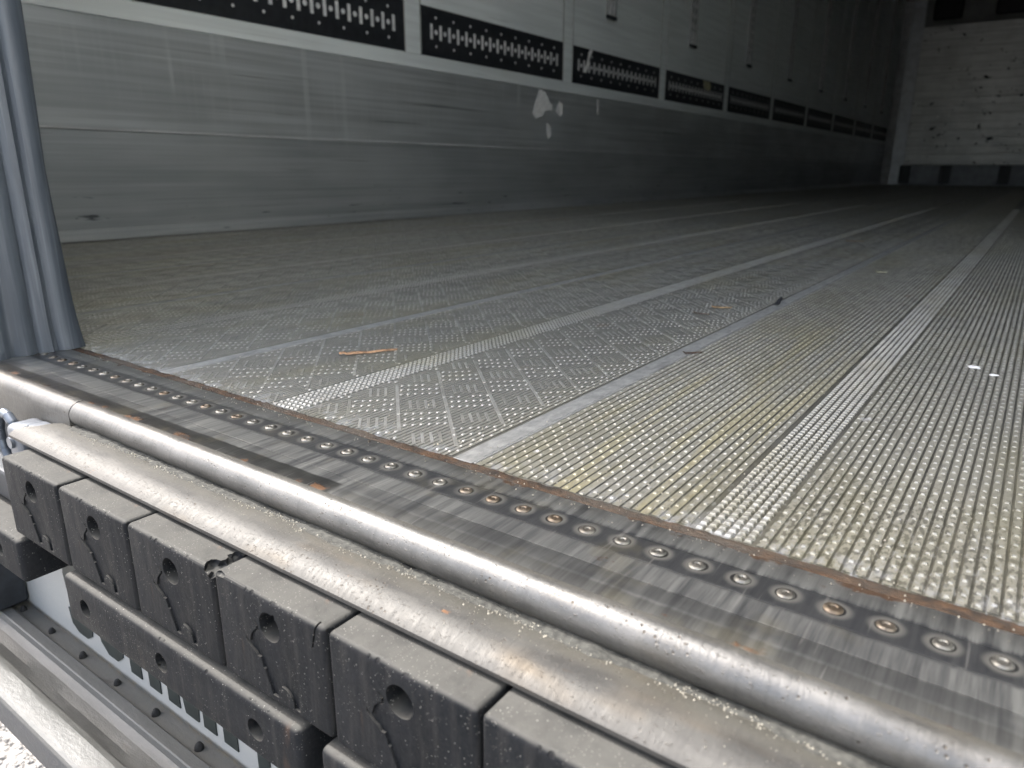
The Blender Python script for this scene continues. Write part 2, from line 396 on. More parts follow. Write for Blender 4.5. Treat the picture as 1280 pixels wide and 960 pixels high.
for k in range(len(edges) - 1):
    a, b = edges[k], edges[k + 1]
    a_ = a + (.0105 if k else 0); b_ = b - (.0105 if k < len(edges) - 2 else 0)
    Vv, Ff = [], []
    quadstrip(Vv, Ff, a_, b_, Y0 - .001, Y1, RZ)
    bead = (a if k else edges[1] - .395) + .190
    PT = .0064 if (a_ + b_) / 2 > -.33 else .0047; kw = PT / .0064
    nx = int((b_ - a_) / PT)
    for i in range(nx):
        x = a_ + .003 + i * PT
        if x + .0025 > b_: continue
        if abs(x - bead) < .0185: continue
        ys = Y0 + random.uniform(-.001, .0018); t, h = (.0023, .0027) if PT > .005 else (.0014, .0018)
        n0 = len(Vv)
        # each rib in a few lengths, its top slightly worn up and down
        segs = [ys] + [ys + d for d in (.3, .8, 1.7, 3.5, 7)] + [Y1]
        for yy in segs:
            zt = random.uniform(-.00015, .0)
            Vv += [(x - h, yy, RZ - .0001), (x - t, yy, zt), (x + t, yy, zt), (x + h, yy, RZ - .0001)]
        for s in range(len(segs) - 1):
            o = n0 + 4 * s
            for j in range(3): Ff.append((o + j, o + j + 1, o + 4 + j + 1, o + 4 + j))
        Ff.append((n0 + 3, n0 + 2, n0 + 1, n0))
    if a_ < bead < b_:
        cs = [(bead + (j - 2.5) * .0057 + random.uniform(-.0001, .0001), y + random.uniform(-.0002, .0002)) for y in np.arange(Y0 + .004, 5.0, .0070) for j in range(6)]
        frusta(Vv, Ff, cs, .0025, .0026, .0014, .0014, RZ - .0001, .00047)
    # pips standing on the ribs, in rows that slant with the tread
    cs, cl = [], []
    for i in range(nx):
        x = a_ + .003 + i * PT
        if x + .0025 > b_ or abs(x - bead) < .0195: continue
        RS = .0135 if x > -.33 else .020
        for P2 in np.arange(Y0 - .018, 4.2 if x > -.9 else 2.9, RS):
            yy = P2 + x % RS + (.003 if x > -.33 else 0)
            if yy < Y0 + .002: continue
            P_, Q_ = math.floor((x + yy) / .06), math.floor((yy - x) / .06)
            if random.random() > .97 * min(1, max(0, (4.2 - yy) / 2.2)): continue
            if x < -.33:
                if (P_ + Q_) % 2: cl.append((x + random.uniform(-.0002, .0002), yy + random.uniform(-.0003, .0003)))
            else: cs.append((x + random.uniform(-.0004, .0004), yy + random.uniform(-.0017, .0017)))
    frusta(Vv, Ff, cs, .0015, .0016, .0008, .0009, -.0002, .00055)
    frusta(Vv, Ff, cl, .0014, .0018, .0009, .0011, -.0002, .0007)
    # five-bar tread: groups of five short diagonal bars, turned a quarter turn from cell to cell
    ymax = 3.1
    cell = .06
    for P_ in range(int((a_ + Y0) / cell) - 2, int((b_ + ymax) / cell) + 2):
        for Q_ in range(int((Y0 - b_) / cell) - 2, int((ymax - a_) / cell) + 2):
            cp, cq = (P_ + .5) * cell, (Q_ + .5) * cell
            cx, cy = (cp - cq) / 2, (cp + cq) / 2
            if cx < a_ - .03 or cx > b_ + .03 or cy < Y0 - .01 or cy > ymax: continue
            par = (P_ + Q_) % 2
            for s in range(5):
                if s < 4 and (par or random.random() < .05): continue
                off = (s - 1.5) * .0098 if s < 4 else .030; L = .0165 if s < 4 else .030
                if cx > -.33 + random.uniform(-.02, .02) or (cy > 2.0 and random.random() < (cy - 2.0) / 1.2): continue
                c0 = (cp + off, cq); d = (0, L)
                e = []
                for sg in (-1, 1):
                    pp, qq = c0[0] + sg * d[0], c0[1] + sg * d[1]; e.append(((pp - qq) / 2, (pp + qq) / 2))
                if any(not (a_ + .0015 < p[0] < b_ - .0015 and p[1] > Y0 + .002) or abs(p[0] - bead) < .0185 for p in e): continue
                (x1, y1), (x2, y2) = e; dx, dy = x2 - x1, y2 - y1; l = math.hypot(dx, dy); nx_, ny_ = -dy / l, dx / l
                bw, tw = (.0016, .0011) if s < 4 else (.0019, .0014); zt = random.uniform(.0001, .0003)
                o = len(Vv)
                for (px, py) in e: Vv += [(px - nx_ * bw, py - ny_ * bw, RZ), (px - nx_ * tw, py - ny_ * tw, zt), (px + nx_ * tw, py + ny_ * tw, zt), (px + nx_ * bw, py + ny_ * bw, RZ)]
                for j in range(3): Ff.append((o + j, o + j + 1, o + 5 + j, o + 4 + j))
                Ff += [(o + 3, o + 2, o + 1, o), (o + 4, o + 5, o + 6, o + 7)]
    raw('floor_plank', Vv, Ff, FLOOR, TR)
for x in JX:
    bm = new(); box(bm, (x - .0098, Y0 - .0005, -.004), (x + .0072, Y1, -.0001), .0003, 1); box(bm, (x + .0082, Y0, -.004), (x + .0104, Y1, .0004), .0003, 1)
    bmo('joint_strip', bm, JOINT, TR)
bm = new(); box(bm, (-2.30, .30, -.06), (.34, 13.36, -.0045)); bmo('subfloor', bm, DARK, TR)

# ------------------------------------------------------------------ rear sill
X0s, X1s = -2.34, .40
def wob(x, k): return (0, .00008 * mnoise.noise(Vector((x * 9, k * .05, 3))))
r0 = .0116
prof = [(.3605, 0.), (.3600, .0004), (.3420, .0001), (.3195, .0001), (.301, .0003), (.288, .0003), (.280, .0000)]
th = new(); extr(th, [(.3605, -.0044)] + prof + [(.2775, -.0003), (.2775, -.0044)], X0s, X1s, 260, True, wob)
threshold = bmo('threshold_plate', th, PLATE, TR, 40)
def rivet_mesh():
    bm = new(); prev = None; n = 20
    pr = [(.0052, -.0001), (.0050, .0004), (.0046, .0008), (.0040, .0011), (.0026, .0013), (.0021, .0011), (.0018, .0005), (.0010, .0007)]
    for (r, z) in pr:
        ring = [bm.verts.new((r * math.cos(6.2832 * i / n), r * math.sin(6.2832 * i / n), z)) for i in range(n)]
        if prev:
            for i in range(n): bm.faces.new((prev[i], prev[(i + 1) % n], ring[(i + 1) % n], ring[i]))
        prev = ring
    bm.faces.new(prev); return bm
rv = bmo('rivet', rivet_mesh(), RIVET, threshold, 50)
for i in range(52):
    o = rv if i == 0 else rv.copy()
    if i: C.objects.link(o); o.parent = threshold
    o.location = (.019 + .02255 * (11 - i) + random.uniform(-.0006, .0006), .3325 + random.uniform(-.0004, .0004), 0.0002)
    o.rotation_euler.z = random.random() * 6; q_ = random.uniform(.82, .93); o.scale = (q_, q_, random.uniform(.7, 1.1)); o.rotation_euler.x = random.uniform(-.06, .06)
# rusty dirt filled gap between the plate and the ribs
bm = new(); N_ = 800; rows = []
for i in range(N_ + 1):
    x = X0s + (X1s - X0s) * i / N_; row = []
    for j, y in enumerate((.3596, .362, .365, .368, .3705, .3735)):
        z = -.0006 + .0011 * mnoise.noise(Vector((x * 160, y * 400, 2))) + .0008 * mnoise.noise(Vector((x * 30, y * 90, 5)))
        if j == 0: z = max(z, -.0002)
        jag = .0022 * mnoise.noise(Vector((x * 60, 0, 8))) + .0012 * mnoise.noise(Vector((x * 300, 0, 8))) if j >= 4 else 0
        if j == 5: z = -.0018
        row.append(bm.verts.new((x, y + jag, z + .0003)))
    rows.append(row)
for a, b in zip(rows, rows[1:]):
    for j in range(5): bm.faces.new((a[j], a[j + 1], b[j + 1], b[j]))
bmo('rusty_filler', bm, RUST, TR, 60)
# rounded steel nosing along the sill
pr = [(.2778, -.0002)]
for a in range(96, 250, 8): pr.append((.2755 + r0 * math.cos(R(a)), -r0 - .0001 + r0 * math.sin(R(a))))
pr += [(.2755, -.0215), (.2778, -.0215)]
bm = new(); extr(bm, pr, -.672, X1s, 90, True, lambda x, k: (.00015 * mnoise.noise(Vector((x * 14, 1, 3))), .00015 * mnoise.noise(Vector((x * 14, 7, 3)))))
bmo('sill_nosing', bm, NOSE, TR, 50)
pr2 = [p for p in pr[:12]] + [(.2642, -.030), (.2642, -.040), (.2778, -.040)]
bm = new(); extr(bm, pr2, X0s, -.6735, 30, True); bmo('sill_nosing', bm, NOSE, TR, 50)['label'] = 'end length of the steel nosing with a flat welded face'
# curved steel ledge over the bumpers
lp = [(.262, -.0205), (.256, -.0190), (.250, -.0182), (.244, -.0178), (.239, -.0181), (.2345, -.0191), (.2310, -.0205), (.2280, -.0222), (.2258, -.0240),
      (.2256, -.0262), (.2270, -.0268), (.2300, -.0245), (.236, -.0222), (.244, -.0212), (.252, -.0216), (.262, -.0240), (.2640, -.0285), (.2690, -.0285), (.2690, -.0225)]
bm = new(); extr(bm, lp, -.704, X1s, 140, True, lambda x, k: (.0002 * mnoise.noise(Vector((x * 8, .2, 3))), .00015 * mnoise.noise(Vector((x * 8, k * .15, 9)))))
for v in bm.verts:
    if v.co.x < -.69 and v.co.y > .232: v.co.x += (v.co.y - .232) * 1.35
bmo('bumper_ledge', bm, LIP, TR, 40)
# back plate behind the bumpers
bm = new(); box(bm, (-2.34, .2645, -.20), (.4, .30, -.041)); box(bm, (-.67, .2645, -.0405), (.4, .30, -.0226)); bmo('rear_crossmember', bm, DARK, TR)

# ------------------------------------------------------------------ rubber bumpers
def apply_bool(o, cutters, op='DIFFERENCE'):
    for c in cutters:
        m = o.modifiers.new('b', 'BOOLEAN'); m.object = c; m.operation = op; m.solver = 'EXACT'; m.use_self = True
    dg = bpy.context.evaluated_depsgraph_get(); dg.update()
    me = bpy.data.meshes.new_from_object(o.evaluated_get(dg)); o.modifiers.clear(); o.data = me
    for c in cutters: bpy.data.objects.remove(c)
    me.polygons.foreach_set('use_smooth', [True] * len(me.polygons)); me.set_sharp_from_angle(angle=R(32))
BW, BF, BZ0, BZ1 = .0995, .2060, -.1005, -.0298       # bumper block: width, front y, bottom, top
# emblem: an elephant with raised trunk, as an outline in the block's face (x, z from the hole's centre)
ELE = [(-.0150, -.0015), (-.0128, -.0035), (-.0125, -.0055), (-.0160, -.0085), (-.0185, -.0115), (-.0198, -.0150), (-.0202, -.0172),
       (-.0232, -.0160), (-.0248, -.0140), (-.0240, -.0175), (-.0205, -.0208), (-.0165, -.0225), (-.0145, -.0248), (-.0118, -.0248), (-.0105, -.0275),
       (-.0098, -.0310), (-.0084, -.0315), (-.0066, -.0370), (-.0045, -.0410), (-.0028, -.0462), (.0020, -.0462), (.0034, -.0400), (.0062, -.0368),
       (.0100, -.0372), (.0135, -.0392), (.0160, -.0425), (.0168, -.0470), (.0215, -.0470), (.0212, -.0390), (.0225, -.0310), (.0222, -.0240), (.0190, -.0180),
       (.0130, -.0140), (.0060, -.0128), (-.0010, -.0125), (-.0060, -.0118), (-.0100, -.0108), (-.0128, -.0112), (-.0150, -.0105), (-.0140, -.0082), (-.0108, -.0062),
       (-.0110, -.0030), (-.0138, -.0005)]
HC = (.0015, BZ1 - .0185)
def block(name, extra=()):
    bm = new(); box(bm, (-BW / 2, BF, BZ0), (BW / 2, .263, BZ1), .0034, 4); o = bmo(name, bm, RUBBER, TR)
    cut = []
    bm = new(); cyl(bm, (HC[0], BF + .008, HC[1]), .0092, .030, n=40); cut.append(bmo('c', bm, RUBBER))
    bm = new(); plate(bm, [(HC[0] + p[0], HC[1] + p[1]) for p in ELE], 'Y', BF - .002, BF + .0015); cut.append(bmo('c', bm, RUBBER))
    for e in extra: cut.append(e)
    apply_bool(o, cut); return o
proto = block('rubber_bumper')
# a shallow chamfer ring inside the hole
bx = [-.6215, -.5195, -.4180, -.3165, -.2155, -.1140, -.0125, .0890, .1905]
def chip(cx, cy, cz, r, seed, sc_=(1, 1, 1)):
    bm = new(); bmesh.ops.create_icosphere(bm, subdivisions=3, radius=r, matrix=Matrix.Translation((cx, cy, cz)) @ Matrix.Diagonal((*sc_, 1)))
    for v in bm.verts: v.co += (v.co - Vector((cx, cy, cz))) * .5 * mnoise.noise(v.co * 260 + Vector((seed, 0, 0)))
    return bmo('c', bm, RUBBER)
for i, x in enumerate(bx):
    if i == 0: o = proto
    elif i == 2:
        o = block('rubber_bumper', [chip(BW / 2 + .001, BF + .004, BZ1 + .000, .0085, 3, (1.3, 1, .9)), chip(BW / 2 - .001, BF + .018, BZ1 + .001, .006, 5)])
        o['label'] = 'rubber bumper block with its top right corner torn away'
    elif i == 3:
        bm = new(); box(bm, (BW / 2 - .0075, BF - .004, BZ1 - .016), (BW / 2 - .0062, BF + .004, BZ1 + .003))
        for v in bm.verts: v.co.x += (v.co.z - BZ1) * .25
        o = block('rubber_bumper', [bmo('c', bm, RUBBER), chip(HC[0] + .004, BF + .001, HC[1] + .0085, .0016, 12), chip(-BW / 2 + .006, BF + .001, BZ1 - .001, .0025, 14, (2, 1, .6))])
        o['label'] = 'rubber bumper block with a short cut near its top right corner'
    else: o = proto.copy(); C.objects.link(o); o.parent = TR
    o.location.x = x; o.location.z = random.uniform(-.0005, .0003); o.rotation_euler.y = random.uniform(-.004, .004)
def bar(x0, x1, holes, name='lower_bumper_bar'):
    bm = new(); box(bm, (x0, .2015, -.1455), (x1, .262, -.1045), .0045, 4); o = bmo(name, bm, RUBBER, TR); cut = []
    for h in holes:
        bm = new(); cyl(bm, (h, .212, -.1245), .0075, .034, n=32); cut.append(bmo('c', bm, RUBBER))
    if cut: apply_bool(o, cut)
    return o
bar(-.578, -.2915, [-.5465, -.4385, -.3335]); bar(-.2740, .013, [-.242, -.135, -.03]); bar(-.95, -.6605, [-.9, -.80, -.705]); bar(.03, .33, [.1, .2])

# ------------------------------------------------------------------ lettered white bumper panel below
pf = [(.2600, -.2690), (.2430, -.2690), (.2424, -.2645), (.2414, -.2635), (.2320, -.2630), (.2310, -.2640), (.2302, -.2705), (.2240, -.2745), (.2150, -.2755), (.2060, -.2720), (.2000, -.2665), (.1965, -.2630), (.1930, -.2620), (.1790, -.2620), (.1765, -.2635), (.1755, -.2660), (.1750, -.2960), (.1780, -.2960)]
back = [(.179, -.280), (.268, -.285), (.268, -.1505), (.2600, -.1505)]
bm = new(); extr(bm, pf + back, -2.34, .35, 190, True, lambda x, k: (0, .0008 * mnoise.noise(Vector((x * 25, k * .7, 1))) if 6 < k < 12 else 0))
RB = bmo('rear_bumper_panel', bm, BUMPER, TR, 24)
# lettering on the upright face: SCHMITZ in heavy capitals (strokes as outlines, unit height)
def letter_polys(ch):
    t = .37
    if ch == 'S':
        o = []
        A = [(.98, .80), (.72, .76), (.62, .82), (.40, .82), (.34, .74), (.42, .66), (.72, .58), (.96, .46), (1.0, .26), (.90, .08), (.68, 0), (.32, 0), (.08, .08), (0, .28), (.28, .31), (.36, .20), (.60, .19), (.70, .27), (.62, .36), (.30, .44), (.08, .56), (.04, .76), (.14, .92), (.36, 1), (.66, 1), (.88, .94)]
        return [A]
    if ch == 'C':
        return [[(1, .66), (.70, .62), (.60, .78), (.42, .78), (.32, .66), (.32, .34), (.42, .22), (.60, .22), (.70, .38), (1, .34), (.90, .10), (.68, 0), (.34, 0), (.10, .12), (0, .36), (0, .64), (.10, .88), (.34, 1), (.68, 1), (.90, .90)]]
    if ch == 'H': return [[(0, 0), (t, 0), (t, .38), (1 - t, .38), (1 - t, 0), (1, 0), (1, 1), (1 - t, 1), (1 - t, .62), (t, .62), (t, 1), (0, 1)]]
    if ch == 'M': return [[(0, 0), (.25, 0), (.25, .62), (.37, 0), (.64, 0), (.75, .62), (.75, 0), (1, 0), (1, 1), (.68, 1), (.50, .44), (.32, 1), (0, 1)]]
    if ch == 'I': return [[(0, 0), (1, 0), (1, 1), (0, 1)]]
    if ch == 'T': return [[(.36, 0), (.64, 0), (.64, .78), (1, .78), (1, 1), (0, 1), (0, .78), (.36, .78)]]
    if ch == 'Z': return [[(0, 0), (1, 0), (1, .22), (.38, .22), (1, .78), (1, 1), (0, 1), (0, .78), (.60, .78), (0, .22)]]
LZ, LH = -.2545, .085
for ch, xa, xb in (('S', -.738, -.682), ('C', -.672, -.615), ('H', -.606, -.550), ('M', -.5385, -.462), ('I', -.4490, -.4290), ('T', -.4185, -.3560), ('Z', -.349, -.300)):
    if ch == 'H': xa, xb = -.6245, -.5725
    if ch == 'M': xa, xb = -.5600, -.4870
    if ch == 'I': xa, xb = -.4760, -.4570
    if ch == 'T': xa, xb = -.4500, -.3950
    if ch == 'Z': xa, xb = -.3880, -.3380
    if ch == 'C': xa, xb = -.6840, -.6330
    if ch == 'S': xa, xb = -.7430, -.6930
    for pl_ in letter_polys(ch):
        bm = new(); plate(bm, [(xa + (xb - xa) * u, LZ + LH * v) for (u, v) in pl_], 'Y', .2590, .2605); bmo('letter', bm, INK, RB)
bm = new(); pr_ = None; n = 12
for (r, z) in ((.0042, -.0003), (.0036, .0030), (.0022, .0058), (.0006, .0068)):
    ring = [bm.verts.new((r * math.cos(6.2832 * i / n) * (1 + .2 * math.sin(i * 3.1)), r * math.sin(6.2832 * i / n), z)) for i in range(n)]
    if pr_:
        for i in range(n): bm.faces.new((pr_[i], pr_[(i + 1) % n], ring[(i + 1) % n], ring[i]))
    pr_ = ring
bm.faces.new(pr_); pg = bmo('drain_plug', bm, PLUG, RB, 60)
for i in range(14):
    o = pg if i == 0 else pg.copy()
    if i: C.objects.link(o); o.parent = RB
    o.location = (-.842 + .068 * i, .2505, -.2690); o.rotation_euler.z = i * 1.3; o.scale = [random.uniform(.8, 1.05)] * 3
bm = new(); box(bm, (-1.1, .222, -.262), (-.845, .2595, -.152), .004, 2); bmo('mounting_bracket', bm, DARK, TR)
# lock hardware left of the bumpers
bm = new(); box(bm, (-.742, .236, -.062), (-.716, .264, -.0245), .006, 3); box(bm, (-.722, .246, -.034), (-.694, .264, -.0245), .004, 3)
cyl(bm, (-.729, .236, -.040), .0055, .006, 'Y')
bmo('lock_keeper', bm, m_plain('blue_grey_cast_steel', (.16, .175, .20), .4, .5, 60, .4), TR, 40)
bm = new()
pts = [(-.765 + .022 * math.cos(R(a)), .246, -.048 + .026 * math.sin(R(a))) for a in range(0, 361, 24)]
for k in range(len(pts) - 1):
    a, b = Vector(pts[k]), Vector(pts[k + 1]); d = b - a
    q = bmesh.ops.create_cone(bm, cap_ends=True, segments=10, radius1=.0045, radius2=.0045, depth=d.length * 1.15, matrix=Matrix.Translation((a + b) / 2) @ d.to_track_quat('Z', 'Y').to_matrix().to_4x4())
bmo('lock_ring', bm, m_plain('blue_grey_rod', (.13, .15, .18), .4, .5, 60, .4), TR, 60)
bm = new(); box(bm, (-1.0, .228, -.100), (-.688, .262, -.070), .003, 2); bmo('lock_rail', bm, DARK, TR)

# ------------------------------------------------------------------ closed left door and its seal
DR = empty('rear_door', (0, 0, 0)); DR.parent = TR; DR['label'] = 'closed left rear door, seen only by its edge'
bm = new(); box(bm, (-2.34, .285, .004), (-.902, .368, 2.62), .003, 2); bmo('door_leaf', bm, WHITE, DR)
bm = new()
sp = [(.286, -.8925), (.291, -.889), (.300, -.8885), (.304, -.8915), (.308, -.8915), (.312, -.8875), (.320, -.8860), (.327, -.8875), (.330, -.8905), (.333, -.8870), (.3375, -.8845), (.3420, -.8835), (.3445, -.8870), (.3475, -.8880), (.350, -.8850), (.3545, -.8828), (.360, -.8830), (.3645, -.8845), (.3700, -.8880), (.3720, -.8915)]
rings = []; zs = [0.0006, .004, .010, .02, .035, .055, .08, .11, .15, .2, .27, .36, .6, 1.2, 2.62]
for z in zs:
    fl = math.exp(-z / .035); ring = []
    for k, (y, x) in enumerate(sp + [(.370, -.902), (.286, -.902)]):
        tt = max(0, (y - .335) / .037) if k < len(sp) else 0
        n_ = mnoise.noise(Vector((y * 40, z * 14, 2))) * .0016 * (1 + 2.5 * fl)
        ring.append(bm.verts.new((x + n_ + .006 * fl * tt, y + .007 * fl * tt + (.0016 * math.sin(z * 22) * tt if z < .6 else 0) + (.004 * tt if .22 < z < 3 else 0) * min(1, z), z)))
    rings.append(ring)
for a, b in zip(rings, rings[1:]):
    n = len(a)
    for k in range(n): bm.faces.new((a[k], a[(k + 1) % n], b[(k + 1) % n], b[k]))
bm.faces.new(rings[0]); bm.faces.new(rings[-1])
bmo('door_seal', bm, SEAL, DR, 45)
# rear frame: header, left post, right post
bm = new(); box(bm, (-2.36, .236, 2.63), (.44, .42, 2.80), .004, 2); bmo('rear_header', bm, TRIM, TR)
bm = new(); box(bm, (-2.40, .236, -.30), (-2.344, .42, 2.625), .004, 2); bmo('rear_post', bm, TRIM, TR)
bm = new(); box(bm, (.285, .262, -.035), (.43, .42, 2.625), .004, 2); bmo('rear_post', bm, TRIM, TR)
# right rear door, added out of view and swung open to bounce sunlight inside
DO = empty('rear_door', (0, 0, 0)); DO.parent = TR; DO['label'] = 'unseen open right rear door, added to bounce light into the trailer'
bm = new(); box(bm, (0, -1.20, .004), (.08, 0, 2.62), .006, 2); lf = bmo('door_leaf', bm, WHITE, DO); lf.location = (.436, .25, 0); lf.rotation_euler.z = R(12)
# outside walls, ceiling
bm = new(); box(bm, (XR + .003, .4205, -.004), (XR + .08, 13.36, 2.651)); bmo('right_wall', bm, WHITE, TR)
bm = new(); box(bm, (-2.261, .372, 2.652), (.44, 13.36, 2.72)); bmo('ceiling', bm, ROOF, TR)

# ------------------------------------------------------------------ left wall
LW = empty('left_wall', (0, 0, 0)); LW.parent = TR
bm = new(); box(bm, (-2.26, .372, .6025), (XL, 13.255, 2.651)); box(bm, (-2.30, .372, -.06), (-2.262, 13.36, 2.72))
bmo('wall_panel', bm, WHITE, LW)
bm = new(); box(bm, (XL - .05, .372, .3085), (XL + .003, 13.19, .6020), .0015, 1); bmo('kick_plate', bm, KICK, LW)
# lower kick plate with a coved foot
pk = [(-2.26, 0.003), (-2.26, .3060), (-2.1975, .3060), (-2.1962, .3035), (-2.1985, .3010), (-2.1985, .034), (-2.194, .028), (-2.192, .018), (-2.186, .009), (-2.176, .003)]
bm = new(); A = [bm.verts.new((x, .372, z)) for x, z in pk]; B = [bm.verts.new((x, 13.19, z)) for x, z in pk]
for i in range(len(pk)): bm.faces.new((A[i], A[(i + 1) % len(pk)], B[(i + 1) % len(pk)], B[i]))
bm.faces.new(A[::-1]); bm.faces.new(B); bmo('kick_plate', bm, KICK, LW, 30)
bm = new(); box(bm, (XL - .002, .372, .3040), (XL + .0085, 13.18, .3085), .0012, 2); bmo('seam_strip', bm, TRIM, LW)
bm = new(); box(bm, (XL - .002, .372, .6030), (XL + .005, 13.17, .6545), .001, 1); bmo('white_border', bm, WHITE, LW)
PER = 1.2; P0 = 1.223
def rail_mesh():
    bm = new(); L = 1.095
    box(bm, (0, 0, .6575), (.0045, L, .8440), 0)
    n = 18; zc = .752
    for i in range(n):
        y = .03 + (L - .06) * (i + .5) / n
        box(bm, (.0040, y - .0085, zc - .030), (.0062, y + .0085, zc + .030), .0008, 1, 1)
        if i < n - 1:
            y2 = y + (L - .06) / n / 2
            cyl(bm, (.0052, y2, zc), .0095, .002, 'X', 12, mi=1)
            if i % 2 == 0:
                cyl(bm, (.0052, y2, zc + .055), .0055, .002, 'X', 8, mi=1); cyl(bm, (.0052, y2, zc - .055), .0055, .002, 'X', 8, mi=1)
    return bm
rl = bmo('lashing_rail', rail_mesh(), [BLACK, SLOT], LW)
def track_mesh():
    bm = new()
    box(bm, (0, -.05, 1.036), (.008, .05, 2.60), .002, 1, 1)
    for s in (-1, 1):
        box(bm, (.0078, s * .024 - .014, 1.13), (.0088, s * .024 + .014, 2.59), 0, 1, 0)
        box(bm, (.0085, s * .046 - .004, 1.05), (.018, s * .046 + .004, 2.59), .002, 1, 1)
    box(bm, (.0085, -.004, 1.05), (.018, .004, 2.59), .002, 1, 1)
    for k in range(22):
        z = 1.15 + k * .065
        for s in (-1, 1): box(bm, (.0090, s * .024 - .0135, z), (.0115, s * .024 + .0135, z + .028), 0, 1, 1)
    box(bm, (.006, -.055, 1.026), (.022, .055, 1.045), .002, 1, 2)
    return bm
tk = bmo('tie_track', track_mesh(), [BLACK, GAL, DARK], LW)
for i in range(-1, 10):
    o = rl if i == -1 else rl.copy()
    if i != -1: C.objects.link(o); o.parent = LW
    o.location = (XL + .0005, P0 + PER * i, 0)
    if i >= 0:
        pass
for i in range(11):
    o = tk if i == 0 else tk.copy()
    if i: C.objects.link(o); o.parent = LW
    o.location = (XL + .0005, .42 + PER * i, 0)
bt = new(); box(bt, (0, -.044, .656), (.0042, .044, 2.64), .001, 1); bt = bmo('wall_batten', bt, WHITE, LW)
for i in range(10):
    o = bt if i == 0 else bt.copy()
    if i: C.objects.link(o); o.parent = LW
    o.location = (XL + .0005, P0 - .053 + PER * i, 0)
bm = new(); box(bm, (.0002, -.0014, .6548), (.0058, .0014, 2.64), 0); bs = bmo('sealant_line', bm, m_plain('grey_sealant', (.40, .41, .38), .6), LW)
for i in range(20):
    o = bs if i == 0 else bs.copy()
    if i: C.objects.link(o); o.parent = LW
    o.location = (XL, P0 - .053 + PER * (i // 2) + (-.0475, .0475)[i % 2], 0)
# shreds of paper stuck on the wall
def shred(pts, mat, x=XL + .0036, th_=.0012, name='paper_shred'):
    bm = new()
    P = []
    n = len(pts)
    for i in range(n):
        a, b = Vector(pts[i]), Vector(pts[(i + 1) % n])
        for t in range(5):
            q = a.lerp(b, t / 5); q += Vector((random.uniform(-1, 1), random.uniform(-1, 1))) * (b - a).length * .05; P.append(tuple(q))
    plate(bm, P, 'X', x, x + th_); bmo(name, bm, mat, LW)
shred([(3.30, .600), (3.36, .585), (3.40, .54), (3.43, .53), (3.42, .50), (3.36, .50), (3.33, .47), (3.27, .455), (3.24, .48), (3.27, .54)], PAPER)
shred([(3.49, .555), (3.53, .54), (3.53, .49), (3.50, .475), (3.46, .50)], PAPER)
shred([(3.38, .435), (3.41, .425), (3.42, .375), (3.39, .360), (3.375, .40)], PAPER)
shred([(3.90, .595), (3.93, .590), (3.93, .51), (3.91, .51)], PAPER)
shred([(3.71, .245), (3.77, .255), (3.82, .235), (3.78, .210), (3.72, .215)], YPAPER, XL + .0002)
shred([(5.47, .835), (5.58, .84), (5.63, .81), (5.60, .775), (5.50, .78)], YPAPER, XL + .0075)
shred([(3.80, .845), (3.83, .84), (3.76, .72), (3.73, .72)], PAPER, XL + .0075)

# ------------------------------------------------------------------ front wall
FW = empty('front_wall', (0, 0, 0)); FW.parent = TR
bm = new(); box(bm, (-2.261, YF + .06, -.004), (.36, YF + .155, 2.651)); bmo('bulkhead', bm, TRIM, FW)
bm = new(); box(bm, (-1.900, YF - .02, .300), (.24, YF + .058, 2.262), .004, 1); bmo('impact_board', bm, FRONT, FW)
bm = new(); box(bm, (-2.085, YF + .0, .0), (-1.903, YF + .058, 2.64), .003, 1); box(bm, (-2.085, YF - .012, .895), (-1.903, YF - .0005, .915)); box(bm, (-2.085, YF - .012, .940), (-1.903, YF - .0005, .955)); bmo('corner_trim', bm, METAL, FW)
bm = new(); box(bm, (-1.90, YF + .005, .0), (.24, YF + .058, .292), .002, 1); box(bm, (-1.90, YF - .06, .0), (.24, YF + .0045, .022), .002, 1); bmo('kick_panel', bm, m_plain('dull_kick_metal', (.36, .38, .41), .5, .6, 8, .3), FW)
for x in (-1.87, -1.315, -.555, .10):
    bm = new(); box(bm, (x - .075, YF - .05, .023), (x - .045, YF + .0045, .292), .003, 1); box(bm, (x + .045, YF - .05, .023), (x + .075, YF + .0045, .292), .003, 1); box(bm, (x - .045, YF - .006, .023), (x + .045, YF + .0045, .292), 0, 1)
    bmo('pallet_stop', bm, m_plain('dark_bracket', (.13, .135, .145), .5, .3), FW)
bm = new(); box(bm, (-1.90, YF - .0, 2.268), (.24, YF + .058, 2.64), .003, 1); bmo('air_duct_panel', bm, m_plain('duct_panel', (.30, .31, .30), .5, 0, 6), FW)
for xa, xb in ((-1.80, -1.42), (-1.02, -.62), (-.25, .12)):
    bm = new(); box(bm, (xa, YF - .045, 2.335), (xb, YF - .0005, 2.66), .03, 3); bmo('fan_housing', bm, m_plain('black_fan_housing', (.012, .013, .016), .5), FW)

